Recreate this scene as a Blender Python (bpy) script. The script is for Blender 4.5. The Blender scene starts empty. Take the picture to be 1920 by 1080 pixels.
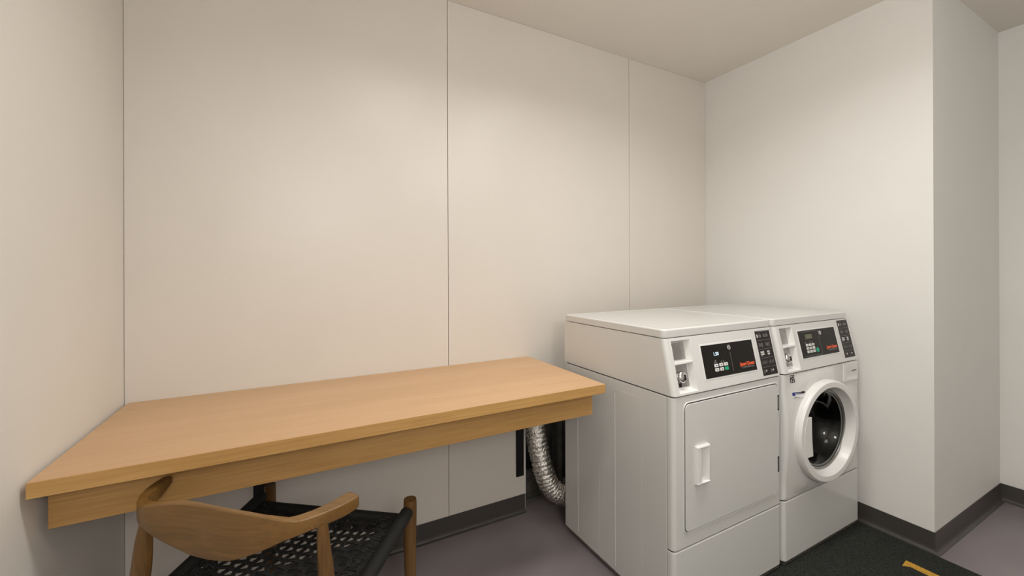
import bpy, bmesh, math, random
from mathutils import Matrix, Vector
random.seed(7)
C = bpy.context.scene.collection
SC = bpy.context.scene
PI = math.pi

# ------------------------------------------------------------------ camera
cam = bpy.data.cameras.new('camera'); cam_o = bpy.data.objects.new('camera', cam); C.objects.link(cam_o)
YAW, PITCH, ROLL = math.radians(27.946), math.radians(0.034), math.radians(-0.197)
fw = Vector((math.sin(YAW)*math.cos(PITCH), math.cos(YAW)*math.cos(PITCH), math.sin(PITCH)))
rt = Vector((math.cos(YAW), -math.sin(YAW), 0)); up = rt.cross(fw)
rt, up = rt*math.cos(ROLL)+up*math.sin(ROLL), up*math.cos(ROLL)-rt*math.sin(ROLL)
m = Matrix((rt, up, -fw)).transposed().to_4x4(); m.translation = Vector((0.550, -1.970, 1.331))
cam_o.matrix_world = m
cam.sensor_width = 36; cam.lens = 766.1/1920*36; cam.shift_y = -(540-507.33)/1920; cam.clip_start = .01
SC.camera = cam_o

# ------------------------------------------------------------------ light and exposure
SC.view_settings.view_transform = 'Standard'; SC.view_settings.look = 'None'
SC.view_settings.gamma = 1; SC.view_settings.exposure = 0.0; SC.view_settings.use_curve_mapping = False
w = bpy.data.worlds.new('world'); SC.world = w; w.use_nodes = True
w.node_tree.nodes['Background'].inputs[0].default_value = (.9, .85, .78, 1)
w.node_tree.nodes['Background'].inputs[1].default_value = 0.02
def area(name, loc, sx, sy, watts, col, spread=180):
    l = bpy.data.lights.new(name, 'AREA'); l.shape = 'RECTANGLE'; l.size = sx; l.size_y = sy
    l.energy = watts; l.color = col; l.spread = math.radians(spread)
    o = bpy.data.objects.new(name, l); o.location = loc; C.objects.link(o); return o
area('ceiling_lamp', (1.15, -1.22, 2.68), .45, .28, 8.5, (1, .98, .945), 150)
area('ceiling_lamp', (2.02, -1.24, 2.68), .45, .28, 10, (1, .985, .95), 150)
def fill_point(loc, r, watts, col):
    l = bpy.data.lights.new('fill_light', 'POINT'); l.energy = watts; l.shadow_soft_size = r; l.color = col
    o = bpy.data.objects.new('fill_light', l); o.location = loc; C.objects.link(o)
fill_point((1.75, -1.75, 2.30), .22, 12.5, (1, .98, .95))  # added fill, no fixture: evens out the ceiling and wall tops
fill_point((.7, -3.2, 2.0), .22, 47, (1, .98, .95))  # added fill behind the camera: brightens machine fronts and under the table

# ------------------------------------------------------------------ materials
def nt(name):
    m = bpy.data.materials.new(name); m.use_nodes = True
    return m, m.node_tree, m.node_tree.nodes['Principled BSDF']
def mat(name, col, rough=.5, metal=0, spec=.5, noise=0, nscale=20, bump=0, bscale=200, stretch=None, coat=0):
    m, t, b = nt(name); n, l = t.nodes, t.links
    b.inputs['Base Color'].default_value = (*col, 1); b.inputs['Roughness'].default_value = rough
    b.inputs['Metallic'].default_value = metal; b.inputs['Specular IOR Level'].default_value = spec
    b.inputs['Coat Weight'].default_value = coat
    tc = n.new('ShaderNodeTexCoord'); mp = n.new('ShaderNodeMapping'); l.new(tc.outputs['Object'], mp.inputs['Vector'])
    if stretch: mp.inputs['Scale'].default_value = stretch
    if noise:
        no = n.new('ShaderNodeTexNoise'); no.inputs['Scale'].default_value = nscale; no.inputs['Detail'].default_value = 6
        l.new(mp.outputs[0], no.inputs['Vector'])
        r = n.new('ShaderNodeValToRGB'); l.new(no.outputs['Fac'], r.inputs['Fac'])
        r.color_ramp.elements[0].position = .3; r.color_ramp.elements[1].position = .7
        r.color_ramp.elements[0].color = (*[c*(1-noise) for c in col], 1)
        r.color_ramp.elements[1].color = (*[min(1, c*(1+noise)) for c in col], 1)
        l.new(r.outputs['Color'], b.inputs['Base Color'])
    if bump:
        no = n.new('ShaderNodeTexNoise'); no.inputs['Scale'].default_value = bscale; no.inputs['Detail'].default_value = 3
        l.new(mp.outputs[0], no.inputs['Vector'])
        bp = n.new('ShaderNodeBump'); bp.inputs['Strength'].default_value = bump; bp.inputs['Distance'].default_value = .002
        l.new(no.outputs['Fac'], bp.inputs['Height']); l.new(bp.outputs['Normal'], b.inputs['Normal'])
    return m
def wood(name, ca, cb, axis=0, scale=1.0, rough=.4, rot=0):
    """straight grained veneer, grain along the given axis"""
    m, t, b = nt(name); n, l = t.nodes, t.links
    tc = n.new('ShaderNodeTexCoord')
    def noise(s_along, s_across, det=6):
        mp = n.new('ShaderNodeMapping'); s = [s_across*scale]*3; s[axis] = s_along*scale
        mp.inputs['Scale'].default_value = s
        mr = n.new('ShaderNodeMapping'); mr.inputs['Rotation'].default_value = (0, 0, math.radians(rot))
        l.new(tc.outputs['Object'], mr.inputs['Vector']); l.new(mr.outputs[0], mp.inputs['Vector'])
        no = n.new('ShaderNodeTexNoise'); no.inputs['Scale'].default_value = 1; no.inputs['Detail'].default_value = det
        no.inputs['Distortion'].default_value = .3
        l.new(mp.outputs[0], no.inputs['Vector']); return no
    broad = noise(.7, 9); fine = noise(5, 170, 8)
    mx = n.new('ShaderNodeMath'); mx.operation = 'MULTIPLY_ADD'; mx.inputs[1].default_value = .45
    l.new(fine.outputs['Fac'], mx.inputs[0]); 
    m2 = n.new('ShaderNodeMath'); m2.operation = 'MULTIPLY'; m2.inputs[1].default_value = .55
    l.new(broad.outputs['Fac'], m2.inputs[0]); l.new(m2.outputs[0], mx.inputs[2])
    r = n.new('ShaderNodeValToRGB'); l.new(mx.outputs[0], r.inputs['Fac'])
    r.color_ramp.elements[0].position = .36; r.color_ramp.elements[1].position = .64
    r.color_ramp.elements[0].color = (*ca, 1); r.color_ramp.elements[1].color = (*cb, 1)
    l.new(r.outputs['Color'], b.inputs['Base Color']); b.inputs['Roughness'].default_value = rough
    bp = n.new('ShaderNodeBump'); bp.inputs['Strength'].default_value = .08; bp.inputs['Distance'].default_value = .001
    l.new(fine.outputs['Fac'], bp.inputs['Height']); l.new(bp.outputs['Normal'], b.inputs['Normal'])
    return m
M = {}
M['panel'] = mat('wall_panel_laminate', (.685, .640, .585), .36, spec=.45, noise=.015, nscale=3, bump=.10, bscale=90)
M['paint'] = mat('wall_paint_white', (.775, .765, .738), .6, spec=.4, noise=.01, nscale=4, bump=.12, bscale=120)
M['paint_left'] = mat('wall_paint_left', (.80, .765, .705), .6, spec=.35, noise=.01, nscale=4, bump=.12, bscale=120)
M['ceil'] = mat('ceiling_paint', (.84, .795, .73), .8, spec=.2, noise=.01, nscale=5, bump=.1, bscale=100)
M['joint'] = mat('panel_joint_dark', (.50, .46, .41), .8)
M['base'] = mat('vinyl_cove_base', (.060, .054, .050), .38, spec=.5, noise=.06, nscale=6)
M['cavity'] = mat('wall_cavity', (.055, .05, .042), .9, noise=.3, nscale=9)
M['stud'] = mat('galvanised_stud', (.22, .21, .19), .45, metal=.7, noise=.2, nscale=30)
M['oak'] = wood('oak_veneer', (.55, .340, .180), (.645, .415, .230), 0, 1, .42)
M['oak_edge'] = wood('oak_edge_band', (.40, .215, .065), (.56, .33, .115), 0, 1, .45)
M['chairwood'] = wood('walnut_stain_wood', (.105, .052, .013), (.195, .100, .026), 0, 1.2, .33, rot=37)
M['chairleg'] = wood('walnut_stain_wood_upright', (.100, .048, .013), (.185, .093, .025), 2, 1.2, .33)
M['cord'] = mat('black_woven_cord', (.014, .014, .013), .6, spec=.35, bump=.5, bscale=500)
M['blackmetal'] = mat('black_powder_coat', (.006, .006, .006), .5, spec=.3)
M['enamel'] = mat('white_enamel', (.655, .655, .638), .2, spec=.5, noise=.006, nscale=5)
M['plastic'] = mat('white_plastic', (.76, .755, .74), .28, spec=.5, noise=.006, nscale=5)
M['seam'] = mat('grey_seam', (.10, .095, .09), .7)
M['black'] = mat('black_control_glass', (.011, .009, .008), .14, spec=.16)
M['stick'] = mat('black_sticker', (.016, .012, .012), .35, spec=.2)
M['white_ink'] = mat('white_ink', (.72, .72, .70), .5)
M['grey_ink'] = mat('grey_ink', (.22, .22, .21), .5)
M['dim_ink'] = mat('dim_ink', (.09, .085, .08), .5)
M['red_ink'] = mat('red_ink', (.78, .10, .03), .5)
M['green'] = mat('green_button', (.01, .36, .19), .4)
M['chrome'] = mat('chrome', (.75, .75, .74), .12, metal=1)
M['steel'] = mat('steel', (.42, .42, .41), .3, metal=1, noise=.1, nscale=40)
M['drum'] = mat('drum_steel', (.030, .030, .030), .3, metal=.6)
M['zinc'] = mat('zinc_base_strip', (.30, .28, .26), .4, metal=.8, noise=.3, nscale=60)
M['gasket'] = mat('grey_gasket', (.05, .05, .052), .35)
M['rubber'] = mat('black_rubber', (.015, .015, .015), .7)
M['bluesticker'] = mat('blue_ink', (.02, .03, .22), .4)
M['yellow'] = mat('yellow_yarn', (.55, .30, .035), .9, noise=.35, nscale=260, bump=.8, bscale=500)
def emis(name, col, s):
    m, t, b = nt(name); b.inputs['Base Color'].default_value = (*col, 1)
    b.inputs['Emission Color'].default_value = (*col, 1); b.inputs['Emission Strength'].default_value = s; return m
M['led'] = emis('lit_digits', (.62, .82, .95), .55)
M['lcd'] = mat('lcd_olive', (.10, .10, .05), .25)
# floor: mauve grey sealed concrete with scuffs and flecks
m, t, b = nt('floor_vinyl'); n, l = t.nodes, t.links
tc = n.new('ShaderNodeTexCoord')
no = n.new('ShaderNodeTexNoise'); no.inputs['Scale'].default_value = 2.6; no.inputs['Detail'].default_value = 8; l.new(tc.outputs['Object'], no.inputs['Vector'])
r = n.new('ShaderNodeValToRGB'); l.new(no.outputs['Fac'], r.inputs['Fac'])
r.color_ramp.elements[0].position = .3; r.color_ramp.elements[1].position = .7
r.color_ramp.elements[0].color = (.205, .178, .188, 1); r.color_ramp.elements[1].color = (.262, .232, .242, 1)
vo = n.new('ShaderNodeTexVoronoi'); vo.inputs['Scale'].default_value = 9; l.new(tc.outputs['Object'], vo.inputs['Vector'])
th = n.new('ShaderNodeMath'); th.operation = 'LESS_THAN'; th.inputs[1].default_value = .028; l.new(vo.outputs['Distance'], th.inputs[0])
mx = n.new('ShaderNodeMix'); mx.data_type = 'RGBA'; l.new(th.outputs[0], mx.inputs[0]); l.new(r.outputs['Color'], mx.inputs[6]); mx.inputs[7].default_value = (.42, .40, .39, 1)
l.new(mx.outputs[2], b.inputs['Base Color']); b.inputs['Roughness'].default_value = .42; b.inputs['Specular IOR Level'].default_value = .4
M['floor'] = m
# mat: charcoal loop pile
m, t, b = nt('charcoal_carpet'); n, l = t.nodes, t.links
tc = n.new('ShaderNodeTexCoord'); mp = n.new('ShaderNodeMapping'); mp.inputs['Scale'].default_value = (330, 330, 200); l.new(tc.outputs['Object'], mp.inputs['Vector'])
no = n.new('ShaderNodeTexNoise'); no.inputs['Scale'].default_value = 1; no.inputs['Detail'].default_value = 5; l.new(mp.outputs[0], no.inputs['Vector'])
r = n.new('ShaderNodeValToRGB'); l.new(no.outputs['Fac'], r.inputs['Fac'])
r.color_ramp.elements[0].position = .38; r.color_ramp.elements[1].position = .72
r.color_ramp.elements[0].color = (.012, .013, .012, 1); r.color_ramp.elements[1].color = (.062, .066, .058, 1)
l.new(r.outputs['Color'], b.inputs['Base Color']); b.inputs['Roughness'].default_value = .95; b.inputs['Specular IOR Level'].default_value = .1
bp = n.new('ShaderNodeBump'); bp.inputs['Strength'].default_value = .9; bp.inputs['Distance'].default_value = .003
l.new(no.outputs['Fac'], bp.inputs['Height']); l.new(bp.outputs['Normal'], b.inputs['Normal'])
M['carpet'] = m
# foil
m, t, b = nt('crinkled_foil'); n, l = t.nodes, t.links
b.inputs['Base Color'].default_value = (.74, .72, .68, 1); b.inputs['Metallic'].default_value = 1; b.inputs['Roughness'].default_value = .22
tc = n.new('ShaderNodeTexCoord'); no = n.new('ShaderNodeTexNoise'); no.inputs['Scale'].default_value = 110; no.inputs['Detail'].default_value = 4; l.new(tc.outputs['Object'], no.inputs['Vector'])
bp = n.new('ShaderNodeBump'); bp.inputs['Strength'].default_value = 1; bp.inputs['Distance'].default_value = .006
l.new(no.outputs['Fac'], bp.inputs['Height']); l.new(bp.outputs['Normal'], b.inputs['Normal'])
M['foil'] = m
# tinted door glass
m, t, b = nt('tinted_glass'); b.inputs['Base Color'].default_value = (.42, .43, .42, 1); b.inputs['Roughness'].default_value = .02; b.inputs['Specular IOR Level'].default_value = .35
b.inputs['Transmission Weight'].default_value = 1; b.inputs['IOR'].default_value = 1.3
M['glass'] = m

# ------------------------------------------------------------------ helpers
def finish(name, bm, material, parent=None, smooth=False, bevel=0, seg=2, angle=35):
    bmesh.ops.remove_doubles(bm, verts=bm.verts, dist=1e-6)
    bmesh.ops.recalc_face_normals(bm, faces=bm.faces)
    me = bpy.data.meshes.new(name); 
    off = Vector(parent['_w']) if parent is not None and '_w' in parent else Vector((0, 0, 0))
    if off.length: bmesh.ops.translate(bm, verts=bm.verts, vec=-off)
    bm.to_mesh(me); bm.free()
    me.materials.append(material)
    o = bpy.data.objects.new(name, me); C.objects.link(o)
    if parent is not None: o.parent = parent; o['_w'] = tuple(off)
    if bevel:
        md = o.modifiers.new('bevel', 'BEVEL'); md.width = bevel; md.segments = seg; md.limit_method = 'ANGLE'; md.angle_limit = math.radians(35)
    if smooth or bevel:
        for p in me.polygons: p.use_smooth = True
        try: me.set_sharp_from_angle(angle=math.radians(angle))
        except Exception: pass
        if angle <= 60:
            wn = o.modifiers.new('weighted', 'WEIGHTED_NORMAL'); wn.keep_sharp = True; wn.weight = 80
    return o
def box(bm, x0, x1, y0, y1, z0, z1, T=None):
    vs = [bm.verts.new(Vector(p) if T is None else T @ Vector(p)) for p in
          ((x0,y0,z0),(x1,y0,z0),(x1,y1,z0),(x0,y1,z0),(x0,y0,z1),(x1,y0,z1),(x1,y1,z1),(x0,y1,z1))]
    for f in ((0,3,2,1),(4,5,6,7),(0,1,5,4),(1,2,6,5),(2,3,7,6),(3,0,4,7)): bm.faces.new([vs[i] for i in f])
def mkbox(name, material, x0, x1, y0, y1, z0, z1, parent=None, bevel=0, T=None, seg=2):
    bm = bmesh.new(); box(bm, x0, x1, y0, y1, z0, z1, T); return finish(name, bm, material, parent, bevel=bevel, seg=seg)
def thing(name, label, cat, loc, group=None):
    o = bpy.data.objects.new(name, None); C.objects.link(o); o.location = loc; o.empty_display_size = .1
    o['label'] = label; o['category'] = cat; o['_w'] = tuple(loc)
    if group: o['group'] = group
    return o
def tag(o, label, cat):
    o['label'] = label; o['category'] = cat; return o
def struct(o): o['kind'] = 'structure'; return o
def rr(x0, x1, y0, y1, r, n=6):
    """rounded rectangle outline, counter-clockwise; r may be 4 radii (x1y1, x0y1, x0y0, x1y0)"""
    if not isinstance(r, (tuple, list)): r = (r,)*4
    pts = []
    for (cx, cy, a0, rad) in ((x1, y1, 0, r[0]), (x0, y1, 90, r[1]), (x0, y0, 180, r[2]), (x1, y0, 270, r[3])):
        sx = -1 if cx == x1 else 1; sy = -1 if cy == y1 else 1
        for k in range(n+1):
            a = math.radians(a0 + 90*k/n); pts.append((cx+sx*rad+rad*math.cos(a), cy+sy*rad+rad*math.sin(a)))
    return pts
def loft(bm, loops, cap0=True, cap1=True, closed=True):
    rows = [[bm.verts.new(p) for p in lp] for lp in loops]
    N = len(rows[0])
    for a, b2 in zip(rows, rows[1:]):
        for i in range(N if closed else N-1):
            j = (i+1) % N
            try: bm.faces.new((a[i], a[j], b2[j], b2[i]))
            except ValueError: pass
    if cap0: bm.faces.new(rows[0][::-1])
    if cap1: bm.faces.new(rows[-1])
    return rows
def rrloft(name, material, levels, parent, F, n=6, cap0=True, cap1=True, smooth=True):
    """levels: (x0,x1,y0,y1,r,h); F maps (a,b,h) to the world"""
    bm = bmesh.new()
    loft(bm, [[F(a, b2, lv[5]) for a, b2 in rr(*lv[:5], n=n)] for lv in levels], cap0, cap1)
    return finish(name, bm, material, parent, smooth=smooth, angle=40)
def tube(bm, pts, rad, n=10, cap=True, squash=None):
    P = [Vector(p) for p in pts]; loops = []; prev = None
    for i, p in enumerate(P):
        t = (P[min(i+1, len(P)-1)] - P[max(i-1, 0)]).normalized()
        if prev is None: ref = Vector((0, 0, 1)) if abs(t.z) < .9 else Vector((1, 0, 0)); u = (ref - t*ref.dot(t)).normalized()
        else: u = (prev - t*prev.dot(t)).normalized()
        prev = u; v = t.cross(u); r = rad[i] if isinstance(rad, (list, tuple)) else rad
        sq = squash or (1, 1)
        loops.append([p + u*math.cos(2*PI*k/n)*r*sq[0] + v*math.sin(2*PI*k/n)*r*sq[1] for k in range(n)])
    loft(bm, loops, cap, cap)
def smooth_path(pts, k=6):
    """Catmull-Rom resampling"""
    P = [Vector(p) for p in pts]; out = []
    for i in range(len(P)-1):
        a, b2, c, d = P[max(i-1, 0)], P[i], P[i+1], P[min(i+2, len(P)-1)]
        for j in range(k):
            t = j/k; out.append(.5*((2*b2)+(c-a)*t+(2*a-5*b2+4*c-d)*t*t+(3*b2-a-3*c+d)*t**3))
    out.append(P[-1]); return out
def text(name, s, size, material, parent, Mx, align='LEFT', shear=0, width=None, bold=0):
    cu = bpy.data.curves.new(name, 'FONT'); cu.body = s; cu.size = size; cu.extrude = .0002; cu.shear = shear; cu.align_x = align; cu.offset = bold
    o = bpy.data.objects.new(name, cu); C.objects.link(o)
    dg = bpy.context.evaluated_depsgraph_get(); me = bpy.data.meshes.new_from_object(o.evaluated_get(dg))
    bpy.data.objects.remove(o); 
    xs = [v.co.x for v in me.vertices]
    if width and xs:
        k = width/(max(xs)-min(xs))
        for v in me.vertices: v.co.x *= k
    me.transform(Matrix.Translation(-Vector(parent['_w'])) @ Mx)
    me.materials.clear(); me.materials.append(material)
    o = bpy.data.objects.new(name, me); C.objects.link(o); o.parent = parent; o['_w'] = parent['_w']; return o

# ------------------------------------------------------------------ room shell
H = 2.697; W1 = 3.195; YS = -1.204; W2 = 4.143; YB = -4.0; TH = .1
struct(mkbox('floor', M['floor'], -.1, W2+.1, YB-.1, .35, -.1, 0))
struct(mkbox('ceiling', M['ceil'], -.1, W2+.1, YB-.1, .35, H, H+.1))
struct(mkbox('wall_left', M['paint_left'], -TH, 0, YB, .3, 0, H))
S1, S2, OX0, OX1, OZ = 1.231, 2.452, 1.675, 2.15, .74
bm = bmesh.new()
g = .0016
for (x0, x1, z0, z1) in ((g, S1-g, 0, H-.001), (S1+g, OX0, 0, OZ), (S1+g, S2-g, OZ, H-.001), (OX1, S2-g, 0, OZ), (S2+g, W1-g, 0, H-.001)):
    box(bm, x0, x1, 0, .012, z0, z1)
struct(finish('wall_back', bm, M['panel']))
bm = bmesh.new()
for (x0, x1, z0, z1) in ((0, OX0, 0, H), (OX0, OX1, OZ, H), (OX1, W1, 0, H)): box(bm, x0, x1, .012, .05, z0, z1)
struct(finish('trim_1', bm, M['joint']))
# the service opening behind the machines
bm = bmesh.new()
box(bm, OX0-.05, OX0, .05, .2, 0, OZ); box(bm, OX1, OX1+.05, .05, .2, 0, OZ); box(bm, OX0-.05, OX1+.05, .2, .25, 0, OZ); box(bm, OX0-.05, OX1+.05, .05, .25, OZ, OZ+.05)
struct(finish('wall_recess', bm, M['cavity']))
bm = bmesh.new()
for x in (1.80, 1.93):
    box(bm, x, x+.002, .06, .12, 0, OZ); box(bm, x, x+.03, .058, .06, 0, OZ)
box(bm, 1.676, 1.682, .0125, .07, .10, OZ)
box(bm, 1.683, 1.80, .10, .102, 0, .17); box(bm, 1.683, 1.80, .03, .102, .030, .034)
struct(finish('trim_2', bm, M['stud']))
struct(mkbox('trim_3', M['plastic'], OX0-.004, OX0+.001, -.001, .014, .097, OZ))      # cut panel edge
struct(mkbox('wall_alcove', M['paint'], W1, W1+.9, YS+.1, .3, 0, H))
struct(mkbox('wall_return', M['paint'], W1, W2+.1, YS, YS+.1, 0, H))
struct(mkbox('wall_right', M['paint'], W2, W2+TH, YB, YS, 0, H))
struct(mkbox('wall_front', M['paint'], -TH, W2+TH, YB-TH, YB, 0, H))
# vinyl cove base: profile (distance from wall, height)
PROF = [(0, .097), (.003, .0965), (.0035, .028), (.0045, .018), (.0065, .011), (.010, .0065), (.015, .0045), (.021, .003), (.022, 0), (0, 0)]
def baseboard(name, p0, p1, nrm, m0, m1):
    """p0->p1 along the wall, nrm into the room, m0/m1 = lengthening per metre of projection at the ends (mitres)"""
    d = (Vector(p1)-Vector(p0)).normalized(); nv = Vector(nrm); bm = bmesh.new()
    loft(bm, [[(Vector(p)+d*s*pr[0]+nv*pr[0]).to_3d()+Vector((0, 0, pr[1])) for pr in PROF] for p, s in ((p0, -m0), (p1, m1))])
    return struct(finish(name, bm, M['base'], smooth=True, angle=60))
baseboard('baseboard_back', (0, 0), (OX0-.004, 0), (0, -1), -1, 0)
baseboard('baseboard_left', (0, YB), (0, 0), (1, 0), 0, -1)
baseboard('baseboard_alcove', (W1, 0), (W1, YS), (-1, 0), -1, 1)
baseboard('baseboard_return', (W1, YS), (W2, YS), (0, -1), 1, -1)
baseboard('baseboard_right', (W2, YS), (W2, YB), (-1, 0), -1, 0)

# ------------------------------------------------------------------ floor mat
mt = thing('floor_mat', 'charcoal carpet floor mat with a yellow stripe in front of the two white machines', 'mat', (2.45, -1.6, 0))
rrloft('pile', M['carpet'], [(1.50, 3.168, -2.3, -.895, .004, 0), (1.50, 3.168, -2.3, -.895, .004, .006), (1.504, 3.164, -2.296, -.899, .004, .008)], mt, lambda a, b2, h: Vector((a, b2, h)))
bm = bmesh.new()
pl = [(2.940, -1.172), (2.998, -1.166), (3.000, -1.20), (3.003, -2.25), (2.953, -2.25), (2.962, -1.192)]
loft(bm, [[Vector((x, y, .0075)) for x, y in pl], [Vector((x, y, .0095)) for x, y in pl]])
o = finish('yarn_stripe', bm, M['yellow'], mt); o['label'] = 'yellow woven stripe'

# ------------------------------------------------------------------ wall table
tb = thing('wall_table', 'long light oak table mounted on the back wall between left wall and dryer', 'table', (.85, -.3, 0))
o = rrloft('tabletop', M['oak'], [(.012, 1.695, -.639, -.0005, .002, .8175), (.011, 1.696, -.640, -.0005, .002, .819), (.011, 1.696, -.640, -.0005, .002, .8535), (.0125, 1.6945, -.6385, -.0015, .002, .855)], tb, lambda a, b2, h: Vector((a, b2, h)), n=2)
mkbox('apron', M['oak_edge'], .016, 1.712-.02, -.560, -.538, .7045, .8172, tb, bevel=.001)
mkbox('edge_band', M['oak_edge'], .0115, 1.6955, -.6408, -.6395, .8180, .8540, tb)
for x in (.397, 1.615):
    bm = bmesh.new(); box(bm, x, x+.045, -.008, -.0005, .203, .8172); box(bm, x, x+.045, -.53, -.008, .8092, .8172)
    v = [(x+.019, -.12, .8092), (x+.019, -.008, .8092), (x+.019, -.008, .69)]
    loft(bm, [[Vector(p) for p in v], [Vector((p[0]+.006, p[1], p[2])) for p in v]])
    finish('bracket', bm, M['blackmetal'], tb)['label'] = 'black steel bracket'

# ------------------------------------------------------------------ armchair
ch = thing('armchair', 'brown wooden armchair with curved crest rail and black woven cord seat at the table', 'chair', (.56, -.55, 0))
def sm(a, b2, x): t = max(0, min(1, (x-a)/(b2-a))); return t*t*(3-2*t)
# crest stations: outer top x,y ; inner top x,y ; z bottom
CR = [(.235,-.572,.255,-.580,.762),(.222,-.600,.246,-.606,.752),(.213,-.632,.237,-.635,.745),(.211,-.667,.232,-.662,.742),(.217,-.700,.237,-.686,.744),
 (.230,-.732,.247,-.713,.742),(.252,-.758,.263,-.738,.733),(.284,-.783,.290,-.762,.718),(.316,-.805,.320,-.785,.704),(.345,-.829,.346,-.808,.696),(.386,-.866,.383,-.844,.695),
 (.425,-.898,.419,-.875,.701),(.462,-.922,.455,-.899,.715),(.492,-.938,.484,-.915,.728),(.522,-.950,.513,-.925,.741),(.555,-.958,.541,-.932,.750),(.585,-.957,.566,-.930,.754),
 (.615,-.950,.594,-.922,.754),(.652,-.935,.631,-.903,.753),(.680,-.918,.661,-.884,.754)]
def section(ox, oy, ix, iy, zb, zt, k=1.0):
    """rounded-box cross-section of the crest rail; k shrinks it towards its middle (the tips)"""
    O, I = Vector((ox, oy, 0)), Vector((ix, iy, 0)); w2 = (I-O).length/2; h2 = (zt-zb)/2
    c = (O+I)/2+Vector((0, 0, (zt+zb)/2)); e = (I-O).normalized(); r = min(w2*.4, .0045); out = []
    for qx, qz, a0 in ((1, 1, 0), (-1, 1, 90), (-1, -1, 180), (1, -1, 270)):
        for j in range(5):
            a = math.radians(a0+22.5*j)
            out.append(c + (e*(qx*(w2-r)+r*math.cos(a)) + Vector((0, 0, 1))*(qz*(h2-r)+r*math.sin(a)))*k)
    return out
SP = smooth_path([(c[0], c[1], c[4]) for c in CR], 5); SI = smooth_path([(c[2], c[3], 0) for c in CR], 5)
NS = len(SP); rows = []
for i in range(NS):
    t = i/(NS-1); zt = .785 + .026*math.sin(PI*max(0, min(1, (t-.22)/.56)))
    rows.append((SP[i].x, SP[i].y, SI[i].x, SI[i].y, SP[i].z, zt))
def tip(rw, d, ks):
    out = []
    for dist, k in ks:
        q2 = list(rw); q2[0] += d[0]*dist; q2[2] += d[0]*dist; q2[1] += d[1]*dist; q2[3] += d[1]*dist; out.append(section(*q2, k=k))
    return out
ks = ((.011, .70), (.009, .84), (.005, .95))
rows = tip(rows[0], (.35, .94), ks) + [section(*r) for r in rows] + tip(rows[-1], (.87, .48), ks)[::-1]
bm = bmesh.new(); loft(bm, rows)
finish('crest_rail', bm, M['chairwood'], ch, smooth=True, angle=80)
def leg(pts, rad, top=True):
    P = smooth_path(pts, 6); R = []
    for i in range(len(P)):
        f = i/(len(P)-1)*(len(rad)-1); k = int(min(f, len(rad)-2)); R.append(rad[k]+(rad[k+1]-rad[k])*(f-k))
    bm = bmesh.new(); tube(bm, P, R, 20); return finish('leg', bm, M['chairleg'], ch, smooth=True, angle=50)
FLP, FRP = (.461, -.120), (.917, -.480)
leg([(FLP[0]-.01, FLP[1]+.02, 0), (FLP[0], FLP[1], .25), (FLP[0], FLP[1], .482), (FLP[0], FLP[1], .491)], [.013, .0195, .0205, .0175])
leg([(FRP[0]+.01, FRP[1]+.01, 0), (FRP[0], FRP[1], .25), (FRP[0], FRP[1], .482), (FRP[0], FRP[1], .491)], [.014, .0215, .0235, .0195])
leg([(.140, -.690, 0), (.180, -.645, .30), (.192, -.650, .45), (.226, -.708, .62), (.235, -.720, .70), (.2395, -.7235, .750)], [.013, .019, .0225, .0200, .0170, .0105])
leg([(.60, -.965, 0), (.615, -.905, .30), (.618, -.905, .45), (.612, -.925, .62), (.606, -.938, .70), (.603, -.944, .758)], [.013, .019, .0215, .0175, .0145, .0115])
# seat rails wrapped in cord
BLs, BRs = Vector((.185, -.600, 0)), Vector((.625, -.895, 0))
FLs, FRs = Vector((FLP[0]-.026, FLP[1]-.030, 0)), Vector((FRP[0]-.014, FRP[1]-.012, 0))
def rail(a, b2, z0, z1, r, sq):
    n = 130; pts = [a.lerp(b2, i/n)+Vector((0, 0, z0+(z1-z0)*i/n)) for i in range(n+1)]
    rad = [r*(1+.045*(i % 2)) for i in range(n+1)]
    bm = bmesh.new(); tube(bm, pts, rad, 12, squash=sq); return finish('seat_rail', bm, M['cord'], ch, smooth=True, angle=180)
sd = (FLs-BLs).normalized()
rail(BLs, FLs, .452, .476, .020, (1, .95)); rail(BRs, FRs, .452, .463, .021, (1, 1.05))
rail(FLs+Vector((0, 0, 0)), FRs, .440, .436, .017, (1, 1.1)); rail(BLs, BRs, .440, .440, .016, (1, 1))
# woven seat: double cords over and under, denser along the rails
def S(u, v):   # u across (left to right), v from back to front
    p = BLs.lerp(BRs, u).lerp(FLs.lerp(FRs, u), v)
    return p + Vector((0, 0, .437 + .018*abs(2*u-1)**4 - .010*math.sin(PI*u)*math.sin(PI*v)))
bm = bmesh.new()
NU, NV = 19, 16
def cordline(f, steps, r, wave, ph):
    pts = []
    for i in range(steps+1):
        p = f(i/steps); pts.append(p+Vector((0, 0, wave*math.sin(i/steps*PI*ph[0]+ph[1]))))
    tube(bm, pts, r, 6, False)
for i in range(NU):
    u = (i+.5)/NU
    for k, dx in enumerate((-.0036, .0036)):
        cordline(lambda t, u=u, dx=dx: S(u+dx/.56, t), NV*3, .0035, .0032, (NV, PI*(i % 2)))
for j in range(NV):
    v = (j+.5)/NV
    for dv in (-.0036, .0036):
        cordline(lambda t, v=v, dv=dv: S(t, v+dv/.52), NU*3, .0035, -.0032, (NU, PI*(j % 2)))
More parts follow.
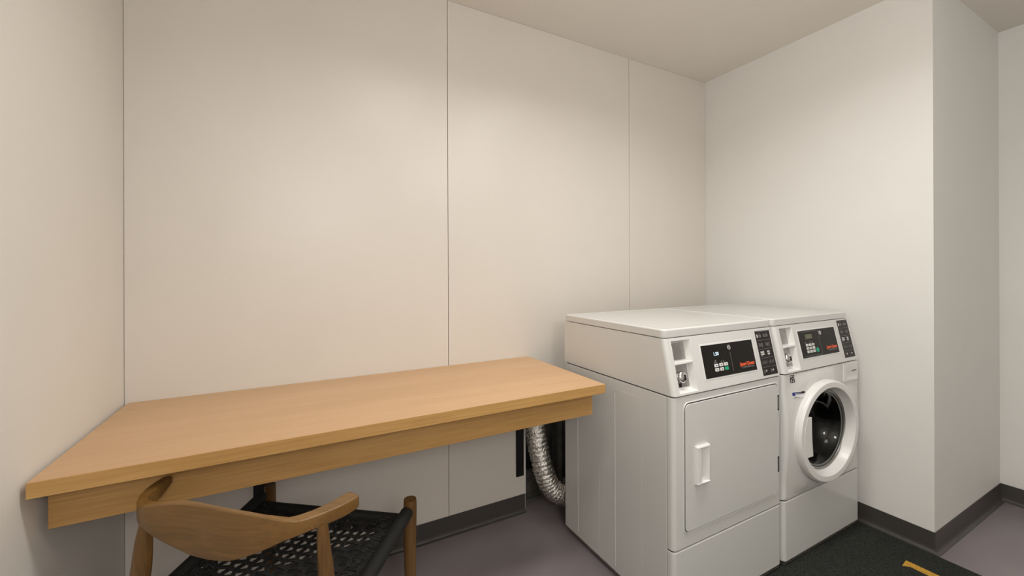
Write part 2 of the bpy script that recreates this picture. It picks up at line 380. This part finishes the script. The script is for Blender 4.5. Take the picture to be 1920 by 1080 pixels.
# extra wraps near the rails
def wraps(edge, depth, n, zo):
    for i in range(n):
        a = (i+.5)/n
        f = {'l': lambda t: S(depth*t, a), 'r': lambda t: S(1-depth*t, a), 'f': lambda t: S(a, 1-depth*t), 'b': lambda t: S(a, depth*t)}[edge]
        dd = depth*(.75+.35*random.random())
        pts = [f(t*dd/depth)+Vector((0, 0, zo+.004*math.sin(t*9+i))) for t in [q/8 for q in range(9)]]
        tube(bm, pts, .0046, 6, False)
wraps('l', .13, 58, .001); wraps('r', .17, 58, .001); wraps('f', .15, 60, .001); wraps('b', .12, 60, .001)
o = finish('seat', bm, M['cord'], ch, smooth=True, angle=180); o['label'] = 'woven black cord seat'

# ------------------------------------------------------------------ foil duct
du = None
path = smooth_path([(1.722, .075, .80), (1.722, .040, .62), (1.722, -.02, .48), (1.726, -.055, .36), (1.742, -.085, .24), (1.775, -.105, .155), (1.84, -.12, .105), (1.93, -.135, .095), (2.02, -.16, .10), (2.06, -.17, .10)], 16)
rad = []
for i in range(len(path)):
    rad.append(.054 + .0045*math.sin(i*2.1) + random.uniform(-.0015, .0015))
bm = bmesh.new(); tube(bm, path, rad, 36)
for v in bm.verts: v.co += Vector((random.uniform(-1, 1), random.uniform(-1, 1), random.uniform(-1, 1)))*.0028
tag(finish('dryer_vent_duct', bm, M['foil'], smooth=True, angle=180), 'crinkled silver foil exhaust duct curving from the wall opening to behind the dryer', 'duct')

# ------------------------------------------------------------------ machines
WD = .683; YBK = -.245; LID_F = -.883; R0 = .018
ZC0, ZC1 = .866, 1.073
def machine(base, yf, name, label, cat):
    cx = base+WD/2
    T = thing(name, label, cat, (cx, (yf+YBK)/2, 0))
    id3 = lambda a, b2, h: Vector((base+a, b2, h))
    front = lambda a, b2, h: Vector((base+a, yf-h, b2))                 # h = height off the front plane
    # cabinet
    o = rrloft('cabinet', M['enamel'], [(0, WD, yf+.0305, YBK, .004, .032), (0, WD, yf+.0305, YBK, .004, .8585), (.003, WD-.003, yf+.033, YBK-.003, .004, .8605)], T, id3, n=2)
    for (ya, yb2) in ((-.770, -.618), (-.512, -.356)):
        for side in (0, 1):
            X = 0 if side == 0 else WD
            s = -1 if side == 0 else 1
            rrloft('side_rib_panel', M['enamel'], [(ya, yb2, .06, .822, .006, 0), (ya+.0016, yb2-.0016, .0616, .8204, .006, .0007)], o, lambda a, b2, h: Vector((base+X+s*h, a, b2)), n=4)
    for yr in (-.354, -.616):
        for X, s in ((0, -1), (WD, 1)):
            bm = bmesh.new(); tube(bm, [(base+X, yr, .055), (base+X, yr, .80)], .0022, 10); finish('side_ridge', bm, M['enamel'], o, smooth=True, angle=60)
    mkbox('base_frame', M['zinc'], base+.008, base+WD-.008, yf+.006, YBK-.01, .012, .036, T)
    for fx in (.06, WD-.06):
        for fy in (yf+.06, YBK-.06):
            bm = bmesh.new(); tube(bm, [(base+fx, fy, 0), (base+fx, fy, .005), (base+fx, fy, .0125)], [.019, .019, .012], 16)
            finish('foot', bm, M['rubber'], T, smooth=True, angle=40)
    bm = bmesh.new()
    if cat == 'dryer': box(bm, base+.004, base+WD-.004, yf+.012, YBK-.02, .036, .868)
    else:              # open round the porthole so that one looks into the drum
        for q4 in ((.004, WD-.004, .036, .36), (.004, WD-.004, .80, .868), (.004, .10, .36, .80), (.56, WD-.004, .36, .80)): box(bm, base+q4[0], base+q4[1], yf+.014, yf+.030, q4[2], q4[3])
        bc = bmesh.new(); bc.from_mesh(o.data)
        gone = [f for f in bc.faces if all(v.co.y+(yf+YBK)/2 < yf+.0315 for v in f.verts)]
        bmesh.ops.delete(bc, geom=gone, context='FACES_ONLY'); bc.to_mesh(o.data); bc.free()
    finish('inner_frame', bm, M['seam'], T)
    # lower service panel
    zs = .294 if yf > -.93 else .298
    rrloft('lower_panel', M['enamel'], [(0, WD, 0, .028, (0.0001, .0001, R0, R0), .031), (0, WD, 0, .028, (.0001, .0001, R0, R0), zs-.005), (.0016, WD-.0016, .0016, .028, (.0001, .0001, R0, R0), zs-.0035), (.004, WD-.004, .004, .028, (.0001, .0001, R0, R0), zs-.0028)],
           T, lambda a, b2, h: Vector((base+a, yf+b2, h)))
    # console shell with a pocket in its sloping front
    def yF(z): return yf-.003+(z-ZC0)/(ZC1-ZC0)*.045
    ue = [R0, .034, .137, WD-R0]; tz = [ZC0, .873, 1.062, ZC1]
    bm = bmesh.new(); lev = []
    for z in tz:
        y = yF(z); row = [(0, YBK), (0, y+R0+.02)]
        for k in range(0, 7): a = PI+k/6*PI/2; row.append((R0+R0*math.cos(a), y+R0+R0*math.sin(a)))
        row += [(ue[1], y), (ue[2], y)]
        for k in range(0, 7): a = 1.5*PI+k/6*PI/2; row.append((WD-R0+R0*math.cos(a), y+R0+R0*math.sin(a)))
        row += [(WD, y+R0+.02), (WD, YBK)]
        lev.append([bm.verts.new((base+a, b2, z)) for a, b2 in row])
    nn = len(lev[0])
    for k in range(3):
        for i in range(nn):
            j = (i+1) % nn
            if k == 1 and i == 9-1+0 and False: continue
            a0 = lev[k][i].co.x-base; a1 = lev[k][j].co.x-base
            if k == 1 and abs(a0-ue[1]) < 1e-6 and abs(a1-ue[2]) < 1e-6: continue
            bm.faces.new((lev[k][i], lev[k][j], lev[k+1][j], lev[k+1][i]))
    bm.faces.new(lev[3])
    con = finish('console', bm, M['enamel'], T, smooth=True, angle=40)
    # little vertical seam on the console's side
    for X in (base-.0003, base+WD+.0003):
        bm = bmesh.new()
        vs = [Vector((X, yF(ZC0)+.040, ZC0+.002)), Vector((X, yF(ZC0)+.042, ZC0+.002)), Vector((X, yF(ZC1)+.022, ZC1)), Vector((X, yF(ZC1)+.020, ZC1))]
        loft(bm, [vs, [v+Vector((.0006 if X < base+.3 else -.0006, 0, 0)) for v in vs]]); finish('side_seam', bm, M['enamel'], con)
    L = math.hypot(.045, ZC1-ZC0); tv = Vector((0, .045/L, (ZC1-ZC0)/L)); nv = Vector((0, -(ZC1-ZC0)/L, .045/L))
    P0 = Vector((base, yF(ZC0), ZC0)); kz = L/(ZC1-ZC0)
    def con3(a, z, h): return P0 + Vector((a, 0, 0)) + tv*((z-ZC0)*kz) + nv*h
    def MX(a, z, h):
        mm = Matrix((Vector((1, 0, 0)), tv, nv)).transposed().to_4x4(); mm.translation = con3(a, z, h); return mm
    # pocket: narrow at the bottom of its depth, its right wall slanting
    D = -.026
    def q(bm, *pts): bm.faces.new([bm.verts.new(p) for p in pts])
    bm = bmesh.new(); a0, a1, z0, z1 = ue[1], ue[2], tz[1], tz[2]; am = a0+.093
    A, B_, C_, D_ = con3(a0, z0, 0), con3(a1, z0, 0), con3(a1, z1, 0), con3(a0, z1, 0)
    a_, b_, c_, d_ = con3(a0+.003, z0+.012, D), con3(am, z0+.012, D), con3(am, z1-.006, D), con3(a0+.003, z1-.006, D)
    q(bm, A, B_, b_, a_); q(bm, B_, C_, c_, b_); q(bm, C_, D_, d_, c_); q(bm, D_, A, a_, d_); q(bm, a_, b_, c_, d_)
    pk = finish('coin_pocket', bm, M['plastic'], T)
    zm = z0+(z1-z0)*.56
    bm = bmesh.new()
    s = [con3(a0+.001, zm-.004, -.001), con3(a1-.001, zm-.002, -.001), con3(am-.001, zm-.001, D), con3(a0+.002, zm-.001, D)]
    loft(bm, [s, [p+tv*.008 for p in s]]); finish('shelf', bm, M['plastic'], pk, bevel=.001)
    bm = bmesh.new(); s = [con3(a0+.006, zm+.012, D+.002), con3(am-.002, zm+.012, D+.002), con3(am-.002, z1-.008, D+.002), con3(a0+.006, z1-.008, D+.002)]
    loft(bm, [s, [p+nv*.001 for p in s]]); finish('coin_plate', M and bm, M['steel'], pk)
    bm = bmesh.new(); s = [con3(a0+.0045, zm+.012, D+.003), con3(a0+.008, zm+.012, D+.003), con3(a0+.008, z1-.010, -.006), con3(a0+.0045, z1-.010, -.006)]
    loft(bm, [s, [p+Vector((.0015, 0, 0)) for p in s]]); finish('coin_slide', bm, M['stick'], pk)
    bm = bmesh.new(); s = [con3(a0+.006, z0+.018, D+.001), con3(am-.004, z0+.018, D+.001), con3(am-.004, zm-.006, D+.001), con3(a0+.006, zm-.006, D+.001)]
    loft(bm, [s, [p+nv*.001 for p in s]]); finish('lock_plate', bm, M['steel'], pk)
    kc = con3(a0+.041, z0+.056, 0)
    bm = bmesh.new(); tube(bm, [kc+nv*h for h in (D+.001, -.020, -.014, -.007, -.003, -.001)], [.016, .017, .022, .021, .015, .001], 28)
    kb = finish('coin_knob', bm, M['chrome'], pk, smooth=True, angle=50)
    bm = bmesh.new(); box(bm, -.003, .003, -.010, .010, 0, .006, MX(a0+.045, z0+.054, -.005)); finish('knob_slot', bm, M['stick'], kb)
    mkbox('sticker', M['stick'], .030, .046, 0, .016, 0, .0006, pk, T=Matrix.Translation(Vector((0, 0, 0))) @ MX(a0, z0+.018, -.0245))
    # lid
    rrloft('lid', M['enamel'], [(.002, WD-.002, LID_F+.002, YBK-.002, .018, 1.0755), (0, WD, LID_F, YBK, .02, 1.078), (0, WD, LID_F, YBK, .02, 1.101), (.0008, WD-.0008, LID_F+.0008, YBK-.0008, .02, 1.104), (.003, WD-.003, LID_F+.003, YBK-.003, .019, 1.107),
           (.007, WD-.007, LID_F+.007, YBK-.007, .018, 1.108), (.022, WD-.022, LID_F+.024, YBK-.022, .016, 1.108), (.028, WD-.028, LID_F+.030, YBK-.028, .016, 1.1055)], T, id3, n=6)
    return T, front, con3, MX, con
def bar(bm, MXf, a, z, w2, h2, th=.0004, lift=0):
    box(bm, 0, w2, 0, h2, lift, lift+th, MXf(a, z, 0))
class Print:
    """one mesh of a plate and what is printed on it, several inks"""
    def __init__(self): self.bm = bmesh.new(); self.mats = []
    def add(self, material, fn):
        n0 = len(self.bm.faces); fn(self.bm); self.bm.faces.ensure_lookup_table()
        if material not in self.mats: self.mats.append(material)
        for f in self.bm.faces[n0:]: f.material_index = self.mats.index(material)
    def build(self, name, parent):
        o = finish(name, self.bm, self.mats[0], parent)
        for m2 in self.mats[1:]: o.data.materials.append(m2)
        return o
def icons(T, MX, con, a0, z0, z1, wsp, mainmat):
    """black instruction strip with five rows of small pictograms"""
    P = Print(); P.add(M['stick'], lambda bm: box(bm, 0, wsp, 0, (z1-z0)*1.0235, 0, .0008, MX(a0, z0, 0)))
    dz = (z1-z0)/5
    G, W_, D2 = M['grey_ink'], M['white_ink'], M['dim_ink']
    def B(mm, x, z, w2, h2): P.add(mm, lambda bm: bar(bm, MX, x, z, w2, h2, lift=.0008))
    for r in range(5):
        zz = z0+dz*(4-r)
        B(G, a0+.006, zz+dz-.0035, wsp-.012, .0012)
        for c in range(2):
            aa = a0+.012+c*.049
            if r == 0:
                B(W_ if c == 0 else G, aa-.004, zz+.009, .006, .014); B(D2, aa+.006, zz+.008, .009, .015); B(G, aa+.018, zz+.010, .007, .012); B(D2, aa+.013, zz+.026, .010, .003)
            elif r == 1:
                B(D2, aa-.002, zz+.008, .010, .016); B(G, aa+.012, zz+.008, .004, .014); B(D2, aa+.019, zz+.006, .009, .018)
            elif r == 2:
                for kx in range(3 if c == 0 else 2):
                    for kz2 in range(2): B(W_, aa+kx*.009, zz+.010+kz2*.009, .0068, .0066)
                B(W_, aa+.002, zz+.006, .010, .0012)
            elif r == 3:
                for kx in range(4): B(D2, aa-.003+kx*.010, zz+.007+(kx % 2)*.004, .0065, .014)
            else:
                B(W_, aa+.014, zz+.014, .0026, .010); B(W_, aa+.0105, zz+.0178, .0096, .0026); B(D2, aa-.004, zz+.010, .011, .014)
    P.build('instruction_strip', T)
def display(T, MX, a0, a1, z0, z1, kind):
    wd = a1-a0; hh = (z1-z0)*1.0235
    fr = mkbox('display_frame', M['plastic'], -.006, wd+.006, -.006, hh+.006, -.001, .0012, T, T=MX(a0, z0, 0), bevel=.0006)
    P = Print(); P.add(M['black'], lambda bm: box(bm, 0, wd, 0, hh, .0010, .0022, MX(a0, z0, 0)))
    def B(mm, x, z, w2, h2): P.add(mm, lambda bm: bar(bm, MX, x, z, w2, h2, lift=.0022))
    xl = wd*.52 if kind == 'dryer' else wd*.555
    if kind == 'dryer': B(M['grey_ink'], a0+xl, z0+.012, .0011, .078)
    else:
        B(M['grey_ink'], a0+xl-.010, z0+.006, .001, hh-.014); B(M['grey_ink'], a0+.006, z0+.006, xl-.016, .001); B(M['grey_ink'], a0+.006, z0+hh-.009, xl-.016, .001)
    if kind == 'dryer':
        for q4 in ((.064, .052, .004, .006), (.069, .058, .005, .007), (.074, .052, .005, .004), (.064, .047, .016, .002), (.100, .054, .010, .0015), (.107, .049, .0015, .011), (.118, .049, .0015, .013), (.121, .054, .006, .0015)): B(M['grey_ink'], a0+q4[0], z0+q4[1], q4[2], q4[3])
    else:
        for x in (.040, .080, .098): B(M['dim_ink'], a0+x, z0+.062, .008, .010)
    dp = P.build('control_display', T)
    kc = MX(a0+xl-.002+(.004 if kind != 'dryer' else -.002), z1-.019, 0)
    bm = bmesh.new(); tube(bm, [kc @ Vector((0, 0, h)) for h in (.002, .0045, .0058, .006)], [.0105, .0105, .009, .001], 24); lk = finish('key_lock', bm, M['chrome'], T, smooth=True, angle=40)
    mkbox('key_slot', M['stick'], -.0015, .0015, -.0055, .0055, .0055, .0064, lk, T=kc)
    if kind == 'dryer':
        text('price_digits', '1.50', .019, M['led'], dp, MX(a0+.066, z1-.043, .0024), bold=.0003)
        cols, rws, bx, bz, pw, ph = 3, 2, .060, .021, .030, .0165; bw_, bh = .023, .0125
    else:
        mkbox('lcd_screen', M['lcd'], 0, .060, 0, .022, .0022, .0027, dp, T=MX(a0+.052, z1-.040, 0))
        text('screen_digits', '8:00', .016, M['grey_ink'], dp, MX(a0+.066, z1-.035, .0030))
        cols, rws, bx, bz, pw, ph = 3, 3, .044, .020, .0265, .0150; bw_, bh = .0195, .0115
    for r in range(rws):
        for c in range(cols):
            gr = kind == 'dryer' and r == 0 and c == cols-1
            bt = rrloft('button', M['green'] if gr else M['white_ink'], [(0, bw_, 0, bh, .002, 0), (0, bw_, 0, bh, .002, .0012), (.001, bw_-.001, .001, bh-.001, .0015, .0018)], dp,
                   lambda a, b2, h, c=c, r=r: MX(a0+bx+c*pw, z0+bz+r*ph, .0022) @ Vector((a, b2, h)), n=2)
            if gr: bt['label'] = 'green start button'
            else:
                mkbox('button_mark', M['dim_ink'], bw_*.3, bw_*.7, bh*.35, bh*.62, .0040, .0043, bt, T=MX(a0+bx+c*pw, z0+bz+r*ph, 0))
    if kind != 'dryer':
        kc = MX(a0+bx+3*pw+.012, z0+bz+.008, 0)
        bm = bmesh.new(); tube(bm, [kc @ Vector((0, 0, h)) for h in (.002, .004, .0045)], [.011, .011, .009], 20); finish('button', bm, M['green'], dp, smooth=True, angle=40)['label'] = 'round green start button'
    text('brand_name', 'Speed Queen', .0195, M['red_ink'], dp, MX(a0+wd*.665, z0+.026, .0024), shear=.25, width=wd*.30, bold=.0008)
    text('brand_subtitle', 'COMMERCIAL', .0095, M['grey_ink'], dp, MX(a0+wd*.70, z0+.0155, .0024), shear=.2, width=wd*.25)

# dryer -----------------------------------------------------------
XD = 1.769
T, front, con3, MX, con = machine(XD, -.926, 'dryer', 'white front loading dryer with square solid door beside the table end', 'dryer')
display(T, MX, .190, .518, .907, 1.031, 'dryer'); icons(T, MX, con, .555, .876, 1.062, .106, 0)
rrloft('front_panel', M['enamel'], [(.004, WD-.004, .004, .028, (.0001, .0001, R0, R0), .2965), (.0016, WD-.0016, .0016, .028, (.0001, .0001, R0, R0), .2972), (0, WD, 0, .028, (.0001, .0001, R0, R0), .299), (0, WD, 0, .028, (.0001, .0001, R0, R0), .8575), (.0016, WD-.0016, .0016, .028, (.0001, .0001, R0, R0), .8595), (.004, WD-.004, .004, .028, (.0001, .0001, R0, R0), .8605)],
       T, lambda a, b2, h: Vector((XD+a, -.926+b2, h)))
dr = rrloft('door', M['enamel'], [(.0610, .6510, .3530, .8295, .020, .0008), (.0605, .6515, .3525, .830, .021, .0022), (.0612, .6508, .3532, .8293, .021, .0036), (.0625, .6495, .3545, .828, .020, .0042)], T, front)
rrloft('door_gap', M['stick'], [(.0565, .6555, .3485, .834, .0245, -.001), (.0565, .6555, .3485, .834, .0245, .0006)], T, front)
rrloft('door_rim', M['enamel'], [(.0520, .6600, .3440, .8385, .027, -.001), (.0525, .6595, .3445, .838, .027, .0014), (.0540, .6580, .3460, .8365, .026, .0026), (.0562, .6558, .3482, .8343, .025, .0024), (.0578, .6542, .3498, .8327, .024, .0004)], T, front, cap0=False, cap1=False)
# pull handle: a cover sloping out from the door, open to the right
bm = bmesh.new()
def hp(a, b2, h): return front(a, b2, .0042+h)
z0, z1 = .527, .662
s = [[hp(.108, z0-.006, -.001), hp(.108, z1+.006, -.001)], [hp(.112, z0-.005, .010), hp(.112, z1+.005, .010)], [hp(.125, z0-.003, .020), hp(.125, z1+.003, .020)], [hp(.150, z0, .024), hp(.150, z1, .024)]]
prof = [(.108, -.001), (.110, .009), (.114, .0115), (.131, .0125), (.137, .0105), (.143, .002), (.150, .0005), (.164, .0012), (.173, .004), (.179, .0095), (.1815, .0105), (.184, .006), (.185, -.001)]
loft(bm, [[hp(a, z0, h) for a, h in prof], [hp(a, z1, h) for a, h in prof]])
for zc, dz2 in ((z0, -.004), (z1, .004)):
    pr = [(.108, -.001), (.110, .010), (.114, .0135), (.176, .0150), (.183, .012), (.185, -.001)]
    loft(bm, [[hp(a, zc, h) for a, h in pr], [hp(a, zc+dz2, h*.8) for a, h in pr]])
finish('door_handle', bm, M['plastic'], dr, smooth=True, angle=40)
for zc in (.714, .444):
    mkbox('hinge', M['stick'], .6540, .6600, zc, zc+.066, .0006, .0052, T, T=Matrix(((1, 0, 0, XD), (0, 0, -1, -.926), (0, 1, 0, 0), (0, 0, 0, 1))))['label'] = 'dark hinge'
    mkbox('hinge_leaf', M['steel'], .6510, .6540, zc+.006, zc+.060, .0006, .0058, T, T=Matrix(((1, 0, 0, XD), (0, 0, -1, -.926), (0, 1, 0, 0), (0, 0, 0, 1))))

# washer ----------------------------------------------------------
XW = 2.466; YW = -.931
T, front, con3, MX, con = machine(XW, YW, 'washing_machine', 'white washing machine with round glass porthole door, right of the dryer', 'washing machine')
display(T, MX, .174, .504, .917, 1.040, 'washer'); icons(T, MX, con, .549, .883, 1.068, .103, 0)
# front panel with a low round boss and the porthole opening
bcx, bcz = .322, .578; zlo, zhi = .3015, .8605
def rect_r(th):
    c, s = math.cos(th), math.sin(th); r = 9
    if c > 1e-9: r = min(r, (WD-bcx)/c)
    if c < -1e-9: r = min(r, -bcx/c)
    if s > 1e-9: r = min(r, (zhi-bcz)/s)
    if s < -1e-9: r = min(r, (zlo-bcz)/s)
    return r
def HB(u, z):
    r = math.hypot(u-bcx, z-bcz)
    return .020*(1-sm(.265, .380, r))*sm(zlo, zlo+.045, z)*(1-sm(zhi-.045, zhi, z))*(1-sm(.34, .51, u)*sm(.66, .765, z))
corners = [math.atan2(z-bcz, x-bcx) for x, z in ((WD, zhi), (0, zhi), (0, zlo), (WD, zlo))]
ths = sorted(set([round(2*PI*k/180-PI, 6) for k in range(180)] + [round(c, 6) for c in corners]))
bm = bmesh.new(); loops = [[], [], [], [], [], [], [], [], [], [], []]
for th in ths:
    R = rect_r(th); c, s = math.cos(th), math.sin(th)
    def P(r, h): return front(bcx+r*c, bcz+r*s, h)
    near_side = abs(abs(R*c)-(WD-bcx if c > 0 else bcx)) < 1e-4
    e = .014 if near_side else .003
    Ri = R*(1-e/max(.05, abs(R*c) if near_side else abs(R*s)))
    loops[0].append(P(.196, -.028)); loops[1].append(P(.200, .019))
    for k, r in enumerate((.26, .300, .32, .345, .365, .385)): rr_ = min(r, Ri*(1-.0005*(5-k))); loops[2+k].append(P(rr_, HB(bcx+rr_*c, bcz+rr_*s)))
    hi = HB(bcx+Ri*c, bcz+Ri*s); loops[8].append(P(Ri, hi))
    loops[9].append(P(Ri+(R-Ri)*.7, hi-e*.30)); loops[10].append(P(R, hi-e*1.0))
back = []
for th in ths:
    R = rect_r(th); back.append(front(bcx+R*math.cos(th), bcz+R*math.sin(th), -.028))
loops.append(back)
loft(bm, loops, False, False)
finish('front_panel', bm, M['enamel'], T, smooth=True, angle=50)
# drum, gasket
ax = Vector((XW+bcx, YW, bcz))
def lathe(name, material, prof, c, n, parent, N=72, smooth=40):
    u = Vector((0, 0, 1)).cross(n).normalized(); v = n.cross(u)
    bm = bmesh.new(); loft(bm, [[c+n*h+(u*math.cos(2*PI*k/N)+v*math.sin(2*PI*k/N))*r for k in range(N)] for r, h in prof], False, False)
    return finish(name, bm, material, parent, smooth=True, angle=smooth)
lathe('drum', M['drum'], [(.20, -.06), (.205, -.12), (.235, -.16), (.235, -.42), (.22, -.44), (.001, -.44)], ax, Vector((0, -1, 0)), T)
lathe('gasket', M['gasket'], [(.199, .005), (.182, .002), (.176, -.02), (.185, -.04), (.205, -.065)], ax, Vector((0, -1, 0)), T)
# the round door stands a few degrees open, hinged at the right
tl = .0535; nd = Vector((-math.sin(tl), -math.cos(tl), 0)); dc = Vector((2.7478, -.955, .5803)); ud = Vector((math.cos(tl), -math.sin(tl), 0))
door = lathe('door', M['plastic'], [(.170, -.012), (.2325, -.001), (.2360, .003), (.2362, .012), (.2350, .022), (.2325, .0295), (.2280, .0340), (.2260, .0345), (.2045, .0345), (.2025, .0330), (.2010, .029), (.1950, .010), (.1895, -.004), (.187, -.008), (.170, -.012)], dc, nd, T, 96, 30)
def D3(a, b2, h): return dc + ud*a + Vector((0, 0, b2)) + nd*h
lathe('trim_ring', M['steel'], [(.1895, -.003), (.186, -.001), (.1835, -.004), (.1815, -.002), (.178, -.004), (.1765, -.008)], dc, nd, door, 96, 30)['label'] = 'thin chrome ring'
gl = lathe('door_glass', M['glass'], [(.1775, -.006), (.172, -.010), (.160, -.022), (.148, -.050), (.128, -.085), (.09, -.100), (.001, -.104)], dc, nd, door, 72, 80); gl['label'] = 'dark glass bowl'
md = gl.modifiers.new('thick', 'SOLIDIFY'); md.thickness = .004; md.offset = 0
lathe('door_liner', M['gasket'], [(.1715, -.0125), (.180, -.020), (.188, -.034), (.186, -.05)], dc, nd, door, 72, 80)
# grip plate
bm = bmesh.new(); pts = []
for k in range(11):
    b2 = .090-.177*k/10; pts.append((-math.sqrt(.207**2-b2**2), b2))
pts += [(-.146, -.087), (-.150, -.05), (-.154, 0), (-.156, .090)]
loft(bm, [[D3(a, b2, -.004) for a, b2 in pts], [D3(a, b2, .0335) for a, b2 in pts], [D3(a*.995, b2*.985, .0355) for a, b2 in pts]])
finish('door_grip', bm, M['plastic'], door, smooth=True, angle=30)
mkbox('hinge', M['plastic'], 2.962, 3.025, -.962, -.945, .50, .66, T, bevel=.003)
# detergent drawer
dd = rrloft('detergent_drawer', M['plastic'], [(.520, .664, .766, .8545, .004, .0005), (.520, .662, .766, .8545, .004, .0040), (.521, .661, .767, .8535, .004, .0052), (.545, .655, .774, .818, .008, .0052), (.556, .648, .786, .813, .008, .0008)], T, front, n=4)
mkbox('drawer_slot', M['stick'], .606, .646, .8125, .8158, .0044, .0058, dd, T=Matrix(((1, 0, 0, XW), (0, 0, -1, YW), (0, 1, 0, 0), (0, 0, 0, 1))))
FT = Matrix(((1, 0, 0, XW), (0, 0, -1, YW), (0, 1, 0, 0), (0, 0, 0, 1)))
def decal(bm, x, z, w2, h2, lift):
    """a thin patch that follows the front panel's curve"""
    nx, nz = 6, 3; g = [[front(x+w2*i/nx, z+h2*j/nz, HB(x+w2*i/nx, z+h2*j/nz)+lift) for i in range(nx+1)] for j in range(nz+1)]
    vs = [[bm.verts.new(p) for p in row] for row in g]; vb = [[bm.verts.new(p+Vector((0, .0007, 0))) for p in row] for row in g]
    for j in range(nz):
        for i in range(nx): bm.faces.new((vs[j][i], vs[j][i+1], vs[j+1][i+1], vs[j+1][i])); bm.faces.new((vb[j][i], vb[j+1][i], vb[j+1][i+1], vb[j][i+1]))
    for A_, B2 in ((vs[0], vb[0]), (vs[-1], vb[-1]), ([r[0] for r in vs], [r[0] for r in vb]), ([r[-1] for r in vs], [r[-1] for r in vb])):
        for k in range(len(A_)-1): bm.faces.new((A_[k], A_[k+1], B2[k+1], B2[k]))
P = Print(); P.add(M['stick'], lambda bm: decal(bm, .049, .822, .031, .034, .0012))
for (x, z, w2, h2) in ((.051, .846, .005, .007), (.060, .850, .010, .002), (.072, .844, .006, .003), (.056, .838, .018, .0022), (.053, .825, .004, .010), (.060, .828, .007, .002), (.070, .824, .003, .009)):
    P.add(M['white_ink'], lambda bm: decal(bm, x, z, w2, h2, .0022))
P.build('certification_label', T)
P = Print(); P.add(M['plastic'], lambda bm: decal(bm, .050, .755, .078, .027, .0014))
for (mm, x, z, w2, h2) in (('bluesticker', .051, .766, .016, .014), ('bluesticker', .070, .771, .034, .003), ('stick', .106, .771, .021, .010), ('stick', .068, .776, .038, .0035), ('grey_ink', .056, .757, .036, .0012), ('grey_ink', .056, .761, .022, .0012)):
    P.add(M[mm], lambda bm: decal(bm, x, z, w2, h2, .0024))
P.build('energy_label', T)

for o in list(bpy.data.objects):
    if '_w' in o: del o['_w']
